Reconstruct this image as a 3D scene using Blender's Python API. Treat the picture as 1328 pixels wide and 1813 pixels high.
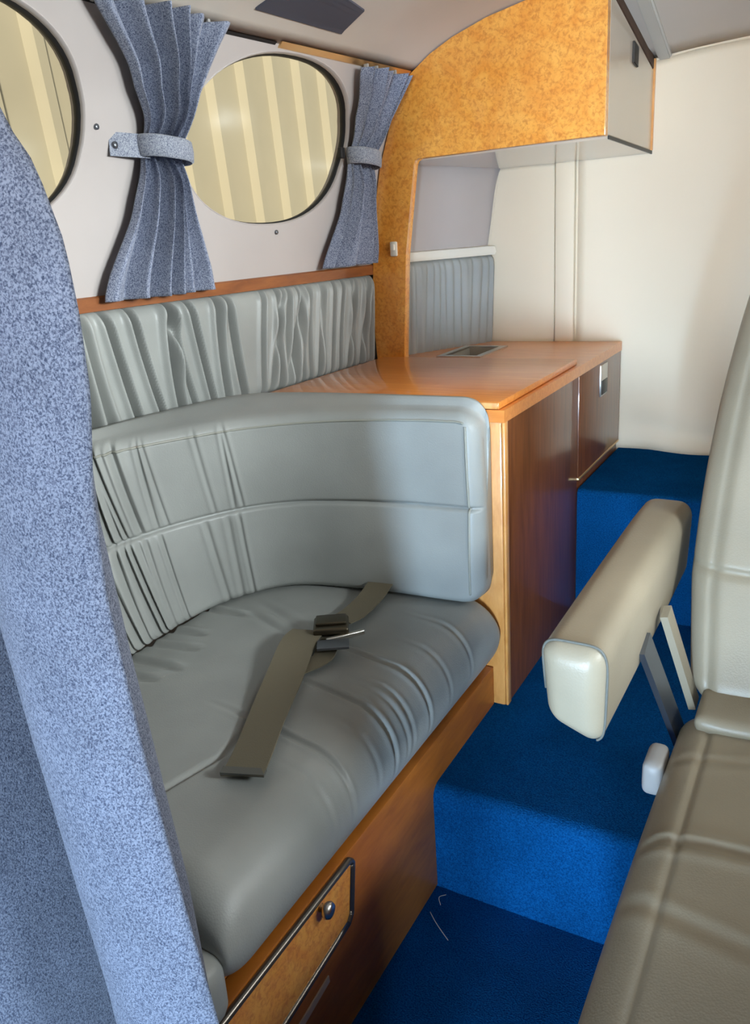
import bpy, bmesh, math, random
import numpy as np
from mathutils import Vector, Matrix
random.seed(7)
for o in list(bpy.data.objects): bpy.data.objects.remove(o)
scene = bpy.context.scene
col = scene.collection

def lin(r, g, b):
    f = lambda c: (c/255/12.92) if c/255 <= .04045 else ((c/255+.055)/1.055)**2.4
    return (f(r), f(g), f(b), 1.0)

# ------------------------------------------------------------------ camera
CAMZ = 1.085
cam_d = bpy.data.cameras.new('camera'); cam = bpy.data.objects.new('camera', cam_d); col.objects.link(cam)
yaw, pitch, roll = math.radians(30.374), math.radians(-18.678), math.radians(-3.961)
fwd = Vector((-math.sin(yaw)*math.cos(pitch), math.cos(yaw)*math.cos(pitch), math.sin(pitch)))
rgt = Vector((math.cos(yaw), math.sin(yaw), 0)); upv = rgt.cross(fwd)
r2 = rgt*math.cos(roll)+upv*math.sin(roll); u2 = upv*math.cos(roll)-rgt*math.sin(roll)
cam.matrix_world = Matrix(((r2.x, u2.x, -fwd.x, 0), (r2.y, u2.y, -fwd.y, 0), (r2.z, u2.z, -fwd.z, CAMZ), (0, 0, 0, 1)))
cam_d.sensor_fit = 'HORIZONTAL'; cam_d.sensor_width = 36; cam_d.lens = 1436.1/1328*36
cam_d.clip_start = .02
scene.camera = cam

# ------------------------------------------------------------------ world, sun, daylight openings, exposure
world = bpy.data.worlds.new('world'); scene.world = world; world.use_nodes = True
bg = world.node_tree.nodes['Background']; bg.inputs[0].default_value = (.80, .90, 1.0, 1); bg.inputs[1].default_value = .35
def area(name, loc, target, sx, sy, power, color, spread=180):
    d = bpy.data.lights.new(name, 'AREA'); d.shape = 'RECTANGLE'; d.size = sx; d.size_y = sy; d.energy = power; d.color = color; d.spread = math.radians(spread)
    o = bpy.data.objects.new(name, d); col.objects.link(o); o.location = loc
    o.rotation_euler = (Vector(target)-Vector(loc)).to_track_quat('-Z', 'Y').to_euler(); return o
sun_d = bpy.data.lights.new('sun', 'SUN'); sun_d.energy = 6.0; sun_d.angle = math.radians(3); sun_d.color = (1, .95, .85)
sun = bpy.data.objects.new('sun_offscreen', sun_d); col.objects.link(sun)
sun.rotation_euler = Vector((-.42, .50, -.76)).to_track_quat('-Z', 'Y').to_euler()
# daylight from outside the picture: the open doorway behind the camera and the windows of the opposite wall
area('doorway_far_offscreen', (.785, -3.0, .58), (-.30, 1.5, .57), .25, .80, 13.5, (.52, .75, 1.0), 44)
area('doorway_low_offscreen', (-.16, -1.20, .55), (.08, 1.6, .60), .16, .60, 7.5, (.54, .76, 1.0), 56)
area('doorway_high_offscreen', (.05, -1.20, 1.34), (-.40, 1.9, 1.34), .55, .20, 2.6, (1.0, .80, .56), 56)
area('window_right_offscreen', (1.10, .74, 1.28), (-1.05, .95, 1.0), .44, .27, 7.5, (.86, .93, 1.0), 60)
area('window_right_offscreen', (1.08, 1.43, 1.28), (-1.0, 1.0, 1.0), .44, .27, 5.4, (.96, .97, 1.0), 90)
vs = scene.view_settings
vs.view_transform = 'Standard'; vs.look = 'None'; vs.gamma = 1; vs.exposure = 0.0; vs.use_curve_mapping = False

# ------------------------------------------------------------------ materials
def nd(nt, t, **kw):
    n = nt.nodes.new(t)
    for k, v in kw.items(): setattr(n, k, v)
    return n
def base_mat(name, color, rough=.5, metal=0, coat=0, coat_rough=.05, spec=.5):
    m = bpy.data.materials.new(name); m.use_nodes = True
    p = m.node_tree.nodes['Principled BSDF']
    p.inputs['Base Color'].default_value = color; p.inputs['Roughness'].default_value = rough
    p.inputs['Metallic'].default_value = metal; p.inputs['Coat Weight'].default_value = coat
    p.inputs['Coat Roughness'].default_value = coat_rough; p.inputs['Specular IOR Level'].default_value = spec
    return m, m.node_tree, p
def ramp(nt, stops):
    r = nd(nt, 'ShaderNodeValToRGB'); e = r.color_ramp.elements
    while len(e) < len(stops): e.new(.5)
    for i, (p, c) in enumerate(stops): e[i].position = p; e[i].color = c
    return r
def coords(nt, scale=(1, 1, 1), rot=(0, 0, 0)):
    t = nd(nt, 'ShaderNodeTexCoord'); mp = nd(nt, 'ShaderNodeMapping')
    mp.inputs['Scale'].default_value = scale; mp.inputs['Rotation'].default_value = rot
    nt.links.new(t.outputs['Object'], mp.inputs['Vector']); return mp.outputs['Vector']
def noise(nt, vec, scale, detail=3, rough=.5, dist=0):
    n = nd(nt, 'ShaderNodeTexNoise'); n.inputs['Scale'].default_value = scale; n.inputs['Detail'].default_value = detail
    n.inputs['Roughness'].default_value = rough; n.inputs['Distortion'].default_value = dist
    nt.links.new(vec, n.inputs['Vector']); return n.outputs['Fac']
def bump(nt, p, h, strength, dist):
    b = nd(nt, 'ShaderNodeBump'); b.inputs['Strength'].default_value = strength; b.inputs['Distance'].default_value = dist
    nt.links.new(h, b.inputs['Height']); nt.links.new(b.outputs['Normal'], p.inputs['Normal'])
def mixc(nt, fac, a, b, mode='MIX'):
    m = nd(nt, 'ShaderNodeMix', data_type='RGBA', blend_type=mode)
    if isinstance(fac, (int, float)): m.inputs[0].default_value = fac
    else: nt.links.new(fac, m.inputs[0])
    for i, x in ((6, a), (7, b)):
        if isinstance(x, tuple): m.inputs[i].default_value = x
        else: nt.links.new(x, m.inputs[i])
    return m.outputs[2]
M = {}
def burl(name, dark, mid, light, coat=1.0):
    m, nt, p = base_mat(name, mid, .35, coat=coat, coat_rough=.04)
    v = coords(nt)
    n1 = noise(nt, v, 16, 5, .65, 1.2); n2 = noise(nt, v, 120, 5, .7, .6)
    r1 = ramp(nt, [(.30, mid), (.70, light)]); nt.links.new(n1, r1.inputs[0])
    r2_ = ramp(nt, [(.36, (.7, .7, .7, 1)), (.54, (0, 0, 0, 1))]); nt.links.new(n2, r2_.inputs[0])
    nt.links.new(mixc(nt, r2_.outputs[0], r1.outputs[0], dark), p.inputs['Base Color']); M[name] = m
burl('burl', lin(206, 118, 36), lin(238, 152, 52), lin(252, 184, 84))
def grain(name, dark, light, scale=(30, 30, 2.5), coat=1.0, rough=.4, cr=.05):
    m, nt, p = base_mat(name, light, rough, coat=coat, coat_rough=cr)
    n1 = noise(nt, coords(nt, scale), 3, 4, .6, .4)
    r = ramp(nt, [(.32, dark), (.68, light)]); nt.links.new(n1, r.inputs[0])
    nt.links.new(r.outputs[0], p.inputs['Base Color']); M[name] = m
grain('brown_veneer', lin(98, 52, 20), lin(126, 70, 30), coat=.45)
grain('counter_wood', lin(212, 124, 50), lin(230, 146, 66), (3, 40, 40), cr=.03, coat=.7)
grain('base_wood', lin(160, 90, 24), lin(186, 110, 34), (4, 4, 18), rough=.5, coat=.1)
grain('sill_wood', lin(122, 66, 28), lin(150, 88, 42), (4, 4, 18), rough=.5, coat=.3)
grain('edge_wood', lin(206, 138, 66), lin(228, 164, 92), (20, 20, 6), coat=.6)
grain('dark_board', lin(70, 50, 38), lin(92, 68, 52), (10, 10, 3), coat=0, rough=.7)
def leather(name, c, rough=.42):
    m, nt, p = base_mat(name, c, rough, spec=.5)
    v = coords(nt)
    vo = nd(nt, 'ShaderNodeTexVoronoi'); vo.inputs['Scale'].default_value = 420; nt.links.new(v, vo.inputs['Vector'])
    n = noise(nt, v, 7, 3)
    r = ramp(nt, [(.25, tuple(x*.86 for x in c[:3])+(1,)), (.75, tuple(min(1, x*1.08) for x in c[:3])+(1,))]); nt.links.new(n, r.inputs[0])
    nt.links.new(r.outputs[0], p.inputs['Base Color'])
    bump(nt, p, vo.outputs['Distance'], .12, .0012); M[name] = m
leather('leather', lin(156, 158, 154))
leather('leather_chair', lin(150, 139, 119))
m, nt, p = base_mat('piping', lin(150, 150, 140), .45); M['piping'] = m
m, nt, p = base_mat('stitch', lin(92, 92, 86), .7); M['stitch'] = m
def tweed(name, dark, mid, light, sc=620):
    m, nt, p = base_mat(name, mid, .95, spec=.1)
    v = coords(nt, (1, 1, .75)); n1 = noise(nt, v, sc, 2, .6, .6); n2 = noise(nt, v, 26, 2)
    r = ramp(nt, [(.34, dark), (.46, mid), (.60, light)]); nt.links.new(n1, r.inputs[0])
    r3 = ramp(nt, [(.3, (.84, .84, .84, 1)), (.7, (1, 1, 1, 1))]); nt.links.new(n2, r3.inputs[0])
    nt.links.new(mixc(nt, 1.0, r.outputs[0], r3.outputs[0], 'MULTIPLY'), p.inputs['Base Color'])
    p.inputs['Sheen Weight'].default_value = .25
    bump(nt, p, n1, .35, .002); M[name] = m
tweed('tweed', lin(72, 80, 104), lin(122, 130, 152), lin(166, 172, 190))
tweed('tweed_big', lin(58, 64, 82), lin(94, 98, 114), lin(128, 132, 146), 820)
tweed('tweed_tie', lin(98, 104, 122), lin(140, 145, 160), lin(176, 180, 190))
def carpet(name, a, b):
    m, nt, p = base_mat(name, a, 1.0, spec=.0)
    v = coords(nt); n1 = noise(nt, v, 380, 2, .6); n2 = noise(nt, v, 6, 3, .6)
    r = ramp(nt, [(.3, a), (.7, b)]); nt.links.new(n1, r.inputs[0])
    r3 = ramp(nt, [(.3, (.72, .72, .72, 1)), (.72, (1.1, 1.1, 1.1, 1))]); nt.links.new(n2, r3.inputs[0])
    nt.links.new(mixc(nt, 1.0, r.outputs[0], r3.outputs[0], 'MULTIPLY'), p.inputs['Base Color'])
    p.inputs['Sheen Weight'].default_value = .06; p.inputs['Sheen Tint'].default_value = lin(40, 110, 180)
    bump(nt, p, n1, .8, .004); M[name] = m
carpet('carpet', lin(4, 52, 100), lin(14, 84, 142))
def vinyl(name, c, sc=5, var=.93, rough=.6, b=.15):
    m, nt, p = base_mat(name, c, rough, spec=.35)
    v = coords(nt); n = noise(nt, v, sc, 3)
    r = ramp(nt, [(.3, tuple(x*var for x in c[:3])+(1,)), (.7, c)]); nt.links.new(n, r.inputs[0])
    nt.links.new(r.outputs[0], p.inputs['Base Color']); bump(nt, p, noise(nt, v, 9, 2), b, .01); M[name] = m
vinyl('wall_vinyl', lin(190, 181, 177), rough=.42, b=.25)
vinyl('ceiling_vinyl', lin(208, 197, 186))
vinyl('aft_ceiling', lin(196, 190, 180))
vinyl('bulkhead', lin(232, 217, 192), 3, .95, b=.12)
vinyl('ivory', lin(232, 226, 212), 4, .97, .4, .02)
vinyl('concrete', lin(150, 145, 136), 2, .85)
vinyl('locker_laminate', lin(206, 190, 170), 4, .97, .18, .0)
M['locker_laminate'].node_tree.nodes['Principled BSDF'].inputs['Coat Weight'].default_value = 1
vinyl('hangar_sheet', lin(206, 194, 166), 3, .90, .5, .05)
m, nt, p = base_mat('rubber', lin(26, 25, 26), .6); M['rubber'] = m
m, nt, p = base_mat('vent_cloth', lin(74, 74, 86), .8); M['vent_cloth'] = m
m, nt, p = base_mat('black', lin(14, 13, 13), .4); M['black'] = m
m, nt, p = base_mat('chrome', lin(216, 212, 205), .28, 1); M['chrome'] = m
m, nt, p = base_mat('brass', lin(236, 200, 148), .42, 1); M['brass'] = m
m, nt, p = base_mat('steel', lin(120, 124, 130), .38, .9); M['steel'] = m
m, nt, p = base_mat('edge_trim', lin(128, 122, 114), .3, .85); M['edge_trim'] = m
m, nt, p = base_mat('basin', lin(150, 142, 130), .9, .0, spec=.1); M['basin'] = m
m, nt, p = base_mat('plate', lin(190, 170, 150), .5); M['plate'] = m
m, nt, p = base_mat('belt', lin(112, 104, 85), .75)
v = coords(nt, (1, 1, 1)); n1 = noise(nt, v, 600, 2); bump(nt, p, n1, .3, .001); M['belt'] = m
m, nt, p = base_mat('buckle', lin(96, 88, 72), .32, .9); M['buckle'] = m
m, nt, p = base_mat('plastic', lin(168, 166, 164), .4); M['plastic'] = m
m, nt, p = base_mat('lint', lin(190, 180, 172), .9); M['lint'] = m
m = bpy.data.materials.new('glass'); m.use_nodes = True; nt = m.node_tree; nt.nodes.clear()
out = nd(nt, 'ShaderNodeOutputMaterial'); mx = nd(nt, 'ShaderNodeMixShader'); tr = nd(nt, 'ShaderNodeBsdfTransparent'); gl = nd(nt, 'ShaderNodeBsdfGlossy')
tr.inputs[0].default_value = (.94, .95, .93, 1); gl.inputs['Roughness'].default_value = .35; mx.inputs[0].default_value = .02
nt.links.new(tr.outputs[0], mx.inputs[1]); nt.links.new(gl.outputs[0], mx.inputs[2]); nt.links.new(mx.outputs[0], out.inputs[0]); M['glass'] = m

# ------------------------------------------------------------------ helpers
def link(o, parent=None):
    col.objects.link(o)
    if parent is not None: o.parent = parent
    return o
def tag(o, label, cat=None, group=None, kind=None):
    if label: o['label'] = label
    if cat: o['category'] = cat
    if group: o['group'] = group
    if kind: o['kind'] = kind
    return o
def thing(name, loc, label, cat, group=None):
    o = bpy.data.objects.new(name, None); o.location = loc; o.empty_display_size = .05
    link(o); return tag(o, label, cat, group)
def fin(name, verts, faces, mat, parent=None, smooth=True, recalc=True):
    """world-space verts; the object origin goes to the parent's place"""
    me = bpy.data.meshes.new(name)
    off = Vector(parent_world(parent))
    me.from_pydata([tuple(Vector(v)-off) for v in verts], [], faces); me.update()
    if recalc:
        bm = bmesh.new(); bm.from_mesh(me); bmesh.ops.recalc_face_normals(bm, faces=bm.faces); bm.to_mesh(me); bm.free()
    if smooth:
        me.polygons.foreach_set('use_smooth', [True]*len(me.polygons))
    me.materials.append(M[mat])
    o = bpy.data.objects.new(name, me); return link(o, parent)
def parent_world(p):
    v = Vector((0, 0, 0))
    while p is not None: v += Vector(p.location); p = p.parent
    return v
def from_bm(name, bm, mat, parent=None, smooth=False, angle=None):
    off = parent_world(parent)
    if off.length > 0: bmesh.ops.translate(bm, verts=bm.verts, vec=-off)
    bmesh.ops.recalc_face_normals(bm, faces=bm.faces)
    me = bpy.data.meshes.new(name); bm.to_mesh(me); bm.free()
    if smooth: me.polygons.foreach_set('use_smooth', [True]*len(me.polygons))
    if angle:
        me.polygons.foreach_set('use_smooth', [True]*len(me.polygons)); me.set_sharp_from_angle(angle=math.radians(angle))
    me.materials.append(M[mat]); o = bpy.data.objects.new(name, me); return link(o, parent)
def box(name, lo, hi, mat, parent=None, bev=.003, seg=2):
    bm = bmesh.new(); bmesh.ops.create_cube(bm, size=1)
    for v in bm.verts:
        v.co = Vector([lo[i]+(hi[i]-lo[i])*(v.co[i]+.5) for i in range(3)])
    if bev: bmesh.ops.bevel(bm, geom=list(bm.edges), offset=bev, segments=seg, affect='EDGES', profile=.5)
    return from_bm(name, bm, mat, parent, angle=40)
def prism(name, pts, axis, a, b, mat, parent=None, bev=0, seg=2):
    """polygon pts in the plane normal to axis, extruded a..b"""
    bm = bmesh.new()
    def mk(p, t):
        q = [p[0], p[1]]; q.insert(axis, t); return bm.verts.new(q)
    A = [mk(p, a) for p in pts]; B = [mk(p, b) for p in pts]
    bm.faces.new(A); bm.faces.new(list(reversed(B))); n = len(pts)
    for i in range(n): bm.faces.new((A[i], B[i], B[(i+1) % n], A[(i+1) % n]))
    if bev: bmesh.ops.bevel(bm, geom=list(bm.edges), offset=bev, segments=seg, affect='EDGES', profile=.5, clamp_overlap=True)
    return from_bm(name, bm, mat, parent, angle=35)
def smooth_path(pts, n, closed=False):
    """Catmull-Rom, resampled to n points evenly by length"""
    P = np.array(pts, float)
    if closed: P = np.vstack([P[-1], P, P[0], P[1]])
    else: P = np.vstack([2*P[0]-P[1], P, 2*P[-1]-P[-2]])
    out_ = []
    for i in range(1, len(P)-2):
        for t in np.linspace(0, 1, 16, endpoint=False):
            a, b, c, d = P[i-1], P[i], P[i+1], P[i+2]
            out_.append(.5*(2*b+(c-a)*t+(2*a-5*b+4*c-d)*t*t+(3*b-a-3*c+d)*t**3))
    out_.append(P[-2]); Q = np.array(out_)
    s = np.r_[0, np.cumsum(np.linalg.norm(np.diff(Q, axis=0), axis=1))]
    t = np.linspace(0, s[-1], n, endpoint=not closed)
    return np.stack([np.interp(t, s, Q[:, k]) for k in range(Q.shape[1])], 1)
def tube(name, pts, r, mat, parent=None, n=8, closed=False, flat=None):
    """pts: world points already smooth; flat=(half width, half height) gives a ribbon-like section"""
    P = [Vector(p) for p in pts]; verts = []; faces = []; N = len(P); prev = None
    for i, p in enumerate(P):
        a = P[(i-1) % N] if (closed or i > 0) else p; b = P[(i+1) % N] if (closed or i < N-1) else p
        t = (b-a).normalized()
        if prev is None:
            x = t.orthogonal().normalized()
        else:
            x = (prev-t*prev.dot(t)).normalized()
        prev = x; y = t.cross(x)
        for k in range(n):
            an = 2*math.pi*k/n; verts.append(p+x*math.cos(an)*r+y*math.sin(an)*r)
    for i in range(N if closed else N-1):
        for k in range(n):
            faces.append((i*n+k, i*n+(k+1) % n, ((i+1) % N)*n+(k+1) % n, ((i+1) % N)*n+k))
    if not closed:
        faces.append(tuple(range(n))[::-1]); faces.append(tuple(range((N-1)*n, N*n)))
    return fin(name, verts, faces, mat, parent)
def ribbon(name, pts, ups, width, thick, mat, parent=None):
    """flat strap along pts, ups = surface normals"""
    verts = []; faces = []; N = len(pts); P = [Vector(p) for p in pts]
    for i, p in enumerate(P):
        t = (P[min(i+1, N-1)]-P[max(i-1, 0)]).normalized(); n = Vector(ups[i] if isinstance(ups, list) else ups)
        s = t.cross(n).normalized(); n = s.cross(t).normalized()
        for a, b in ((-.5, 0), (.5, 0), (.5, 1), (-.5, 1)): verts.append(p+s*a*width+n*b*thick)
    for i in range(N-1):
        for k in range(4): faces.append((i*4+k, i*4+(k+1) % 4, i*4+4+(k+1) % 4, i*4+4+k))
    faces.append((0, 1, 2, 3)); faces.append(tuple(N*4-4+k for k in range(4)))
    o = fin(name, verts, faces, mat, parent); o.data.set_sharp_from_angle(angle=math.radians(40)); return o
def loft(name, rings, mat, parent=None, caps=True):
    """rings: list of equal-length closed loops of world points"""
    n = len(rings[0]); verts = [tuple(p) for r in rings for p in r]; faces = []
    for i in range(len(rings)-1):
        for k in range(n): faces.append((i*n+k, i*n+(k+1) % n, (i+1)*n+(k+1) % n, (i+1)*n+k))
    if caps:
        for i in (0, len(rings)-1):
            c = np.mean(np.array(rings[i], float), 0); verts.append(tuple(c)); ci = len(verts)-1
            for k in range(n): faces.append((i*n+k, i*n+(k+1) % n, ci))
    return fin(name, verts, faces, mat, parent)
def pad(name, lo, hi, r, mat, parent=None, puff=(0, 0, 0), div=(24, 24, 10), disp=None, xf=None):
    """soft rounded block; puff bulges the faces; disp(P)->P edits local points; xf maps to world"""
    lo = np.array(lo, float); hi = np.array(hi, float); c = (lo+hi)/2; h = (hi-lo)/2
    verts = []; idx = {}; faces = []
    def vid(p):
        k = tuple(np.round(p, 6))
        if k not in idx: idx[k] = len(verts); verts.append(np.array(p))
        return idx[k]
    for ax in range(3):
        a, b = (ax+1) % 3, (ax+2) % 3
        for s in (-1, 1):
            ua = np.sin(np.linspace(-1, 1, div[a]+1)*math.pi/2*.93)/math.sin(math.pi/2*.93)*h[a]
            ub = np.sin(np.linspace(-1, 1, div[b]+1)*math.pi/2*.93)/math.sin(math.pi/2*.93)*h[b]
            for i in range(div[a]):
                for j in range(div[b]):
                    q = []
                    for (ii, jj) in ((i, j), (i+1, j), (i+1, j+1), (i, j+1)):
                        p_ = np.zeros(3); p_[ax] = s*h[ax]; p_[a] = ua[ii]; p_[b] = ub[jj]; q.append(vid(p_))
                    faces.append(q if s > 0 else q[::-1])
    V = np.array(verts); rr = np.minimum(r, h*.999); inner = np.clip(V, -(h-rr), h-rr); d = V-inner
    e = d/rr; L = np.linalg.norm(e, axis=1, keepdims=True); L[L < 1e-9] = 1; V = inner+(e/L)*rr
    q = V/h; f = lambda x: np.clip(1-x*x, 0, 1)
    B = np.stack([np.sign(q[:, 0])*np.abs(q[:, 0])**3*f(q[:, 1])*f(q[:, 2])*puff[0], np.sign(q[:, 1])*np.abs(q[:, 1])**3*f(q[:, 0])*f(q[:, 2])*puff[1],
                  np.sign(q[:, 2])*np.abs(q[:, 2])**3*f(q[:, 0])*f(q[:, 1])*puff[2]], 1)
    V = V+B+c
    if disp: V = disp(V)
    if xf: V = xf(V)
    return fin(name, V.tolist(), faces, mat, parent, recalc=False)
class Creases:
    """gathered-leather relief: crease lines u = u0 + lean*v + bow*v^2 over a v range"""
    def __init__(s): s.L = []
    def add(s, u0, lean=0, bow=0, w=.006, d=.006, v0=-1, v1=2, f=.12): s.L.append((u0, lean, bow, w, d, v0, v1, f))
    def __call__(s, u, v):
        out_ = np.zeros_like(u)
        for (u0, lean, bow, w, d, v0, v1, f) in s.L:
            uc = u0+lean*v+bow*v*v
            win = np.clip((v-v0)/f, 0, 1)*np.clip((v1-v)/f, 0, 1); win = win*win*(3-2*win)
            x = (u-uc)/w
            out_ += win*d*(-np.exp(-x*x)+.62*np.exp(-((x-1.7)/1.2)**2)+.42*np.exp(-((x+1.9)/1.3)**2))
        return out_

# ------------------------------------------------------------------ fuselage section
PROF = [(.0, -1.06), (.25, -1.07), (.6, -1.075), (1.0, -1.072), (1.02, -1.03), (1.11, -1.014), (1.17, -1.005), (1.236, -.990), (1.328, -.956), (1.425, -.899)]
CEIL = [(-.899, 1.425), (-.849, 1.457), (-.794, 1.481), (-.716, 1.505), (-.63, 1.521), (-.46, 1.538), (-.2, 1.548), (0, 1.55)]
PZ = np.array([p_[0] for p_ in PROF]); PX = np.array([p_[1] for p_ in PROF])
def taper(Y): return -.05*min(max((1.82-Y)/.62, 0), 1.3)
def aft(Y): return min(max((Y-1.82)/.34, 0), 1)
def zdrop(z, Y): return z-aft(Y)*.105*min(max((z-1.2)/.32, 0), 1)
def wx(z, Y): return float(np.interp(z, PZ, PX))+taper(Y)+.178*aft(Y)
YS = [-1.1, -.6, -.2, .2, .5, .8, 1.0, 1.2, 1.4, 1.6, 1.82, 1.9, 2.0, 2.1, 2.2]
zs = sorted(set(list(np.linspace(0, 1.0, 12))+list(np.linspace(1.02, 1.425, 22))))
def wall_side(sgn, name):
    inner = [[(-sgn*wx(z, Y), Y, zdrop(z, Y)) for z in zs] for Y in YS]
    verts = []; faces = []; n = len(zs); T = .03
    for row in inner: verts += row
    N = len(verts)
    for row in inner: verts += [(x+sgn*T, y, z) for x, y, z in row]
    for i in range(len(YS)-1):
        for k in range(n-1):
            a, b, c, d = i*n+k, i*n+k+1, (i+1)*n+k+1, (i+1)*n+k
            faces.append((a, b, c, d)); faces.append((a+N, d+N, c+N, b+N))
    for i in range(len(YS)-1):
        for k in (0, n-1): faces.append((i*n+k, (i+1)*n+k, (i+1)*n+k+N, i*n+k+N))
    for i in (0, len(YS)-1):
        for k in range(n-1): faces.append((i*n+k, i*n+k+1, i*n+k+1+N, i*n+k+N))
    o = fin(name, verts, faces, 'wall_vinyl')
    # elliptical window openings
    for yc in WIN_Y:
        cut = bpy.data.meshes.new('cut'); bm = bmesh.new(); E = ell(yc, 1.0, 64)
        A = [bm.verts.new((sgn*.7, y, z)) for y, z in E]; B = [bm.verts.new((sgn*1.4, y, z)) for y, z in E]
        bm.faces.new(A); bm.faces.new(B[::-1])
        for i in range(64): bm.faces.new((A[i], B[i], B[(i+1) % 64], A[(i+1) % 64]))
        bmesh.ops.recalc_face_normals(bm, faces=bm.faces); bm.to_mesh(cut); bm.free()
        co = bpy.data.objects.new('cut', cut); col.objects.link(co)
        md = o.modifiers.new('b', 'BOOLEAN'); md.object = co; md.operation = 'DIFFERENCE'; md.solver = 'EXACT'
        dg = bpy.context.evaluated_depsgraph_get(); dg.update()
        nm = bpy.data.meshes.new_from_object(o.evaluated_get(dg)); o.modifiers.clear(); o.data = nm
        bpy.data.objects.remove(co)
    o.data.polygons.foreach_set('use_smooth', [True]*len(o.data.polygons)); o.data.set_sharp_from_angle(angle=math.radians(35))
    o['kind'] = 'structure'; return o
WIN_Y = [.05, .74, 1.43]; WIN_Z = 1.270; WIN_A = .242; WIN_B = .147  # foremost window of each wall is unseen, added to let light in
def ell(yc, k, n, dz=0):
    out_ = []
    for i in range(n):
        t = 2*math.pi*i/n; c, s = math.cos(t), math.sin(t); e = 2/2.25
        out_.append((yc+WIN_A*k*math.copysign(abs(c)**e, c), WIN_Z+dz+(WIN_B+(k-1)*WIN_A)*math.copysign(abs(s)**e, s)))
    return out_
wl = wall_side(-1, 'wall_left'); tag(wl, 'off-white moulded cabin side wall with oval windows and curtains')
wr = wall_side(1, 'wall_right'); tag(wr, 'off-white moulded cabin side wall opposite the settee')

# windows: gasket, pane
wi = 0
for sgn in (-1, 1):
    for yc in WIN_Y:
        wi += 1
        def at(y, z, d): return (sgn*(-wx(z, y)+d), y, z)
        E = ell(yc, 1.0, 64)
        rings = []
        for k_, d in ((1.006, .001), (1.002, -.0015), (.996, -.001), (.990, .004), (.990, .022), (1.006, .024)):
            rings.append([at(y, z, d) for y, z in ell(yc, k_, 64)])
        w_ = loft('window_%d' % wi, rings+[rings[0]], 'wall_vinyl', caps=False)
        tag(w_, None, None, None, 'structure')
        w_['label'] = 'oval cabin window with pale surround' 
        rr = [[at(y, z, d) for y, z in ell(yc, k_, 64)] for k_, d in ((.991, .007), (.983, .009), (.979, .014), (.983, .020), (.991, .019))]
        loft('gasket', rr+[rr[0]], 'rubber', w_, caps=False)
        c_ = [at(y, z, .0135) for y, z in ell(yc, .984, 64)]; c2 = [(x+sgn*.003, y, z) for x, y, z in c_]
        loft('pane', [c_, c2], 'glass', w_)

# ceiling
half = CEIL[:]; full = [(x, z) for x, z in half]+[(-x, z) for x, z in reversed(half[:-1])]
xs_ = smooth_path([(x, z, 0) for x, z in full], 61)
verts = []; faces = []; n = 61; N = n*len(YS)
for T in (0, .03):
    for Y in YS:
        for x, z, _ in xs_:
            sx = (abs(x)-taper(Y)*min(1, abs(x)/.8)-.178*aft(Y)*min(1, abs(x)/.8))*(1 if x > 0 else -1)
            verts.append((sx, Y, zdrop(z, Y)+T))
for i in range(len(YS)-1):
    for k in range(n-1):
        a = (i*n+k, i*n+k+1, (i+1)*n+k+1, (i+1)*n+k); faces.append(a); faces.append(tuple(q+N for q in a)[::-1])
    for k in (0, n-1): faces.append((i*n+k, (i+1)*n+k, (i+1)*n+k+N, i*n+k+N))
for i in (0, len(YS)-1):
    for k in range(n-1): faces.append((i*n+k, i*n+k+1, i*n+k+1+N, i*n+k+N))
ce = fin('ceiling', verts, faces, 'ceiling_vinyl'); tag(ce, 'curved grey cabin headliner above the wall trim', None, None, 'structure')
# brass strip and dark joint where the wall meets the headliner
for (nm, y0, y1, h0, h1, dd, mt) in (('trim_1', -.9, 1.36, -.003, .001, .0005, 'rubber'), ('trim_2', 1.37, 1.815, -.006, .003, .004, 'brass')):
    rings = []
    for Y in np.linspace(y0, y1, 30):
        x0 = wx(1.425, Y)
        rings.append([(x0+dd+.55*h0, Y, 1.425+h0), (x0+dd+.004, Y, 1.425+h1), (x0-.004, Y, 1.425+h1), (x0-.008, Y, 1.425+h0)])
    o = loft(nm, rings, mt); o.data.set_sharp_from_angle(angle=.6)
    tag(o, {'rubber': 'dark joint line between side wall and headliner', 'brass': 'bright brass strip along the top of the side wall'}[mt], None, None, 'structure')

# aft bulkhead
box('wall_back', (-1.0, 2.165, .1), (1.0, 2.20, 1.5), 'bulkhead', bev=0)
tag(bpy.data.objects['wall_back'], 'cream fabric covered aft bulkhead', None, None, 'structure')
def sheet(name, x0, x1, z0, z1, mat, wav):
    nx, nz = 60, 60; verts = []; faces = []
    for t in (0, 1):
        for j in range(nz+1):
            for i in range(nx+1):
                x = x0+(x1-x0)*i/nx
                q = abs(x)/.7775 if abs(x) < .622 else abs(x)+.178       # headliner height above this point of the bulkhead
                zc = float(np.interp(-q, [a for a, b in CEIL], [b for a, b in CEIL])); zc -= .105*min(max((zc-1.2)/.32, 0), 1)
                z = z0+(min(z1, zc+.002)-z0)*j/nz; lim = -wx(z, 2.16)+.003; x = max(-lim, min(lim, x))
                y = 2.158-(wav(x, z) if t == 0 else 0)+(.0065 if t else 0); verts.append((x, y, z))
    N = (nx+1)*(nz+1)
    for j in range(nz):
        for i in range(nx):
            a = j*(nx+1)+i; q = (a, a+1, a+nx+2, a+nx+1); faces.append(q[::-1]); faces.append(tuple(k+N for k in q))
    for i in range(nx):
        for a in (i, nz*(nx+1)+i): faces.append((a, a+1, a+1+N, a+N))
    for j in range(nz):
        for a in (j*(nx+1), j*(nx+1)+nx): faces.append((a, a+nx+1, a+nx+1+N, a+N))
    return fin(name, verts, faces, mat)
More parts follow.
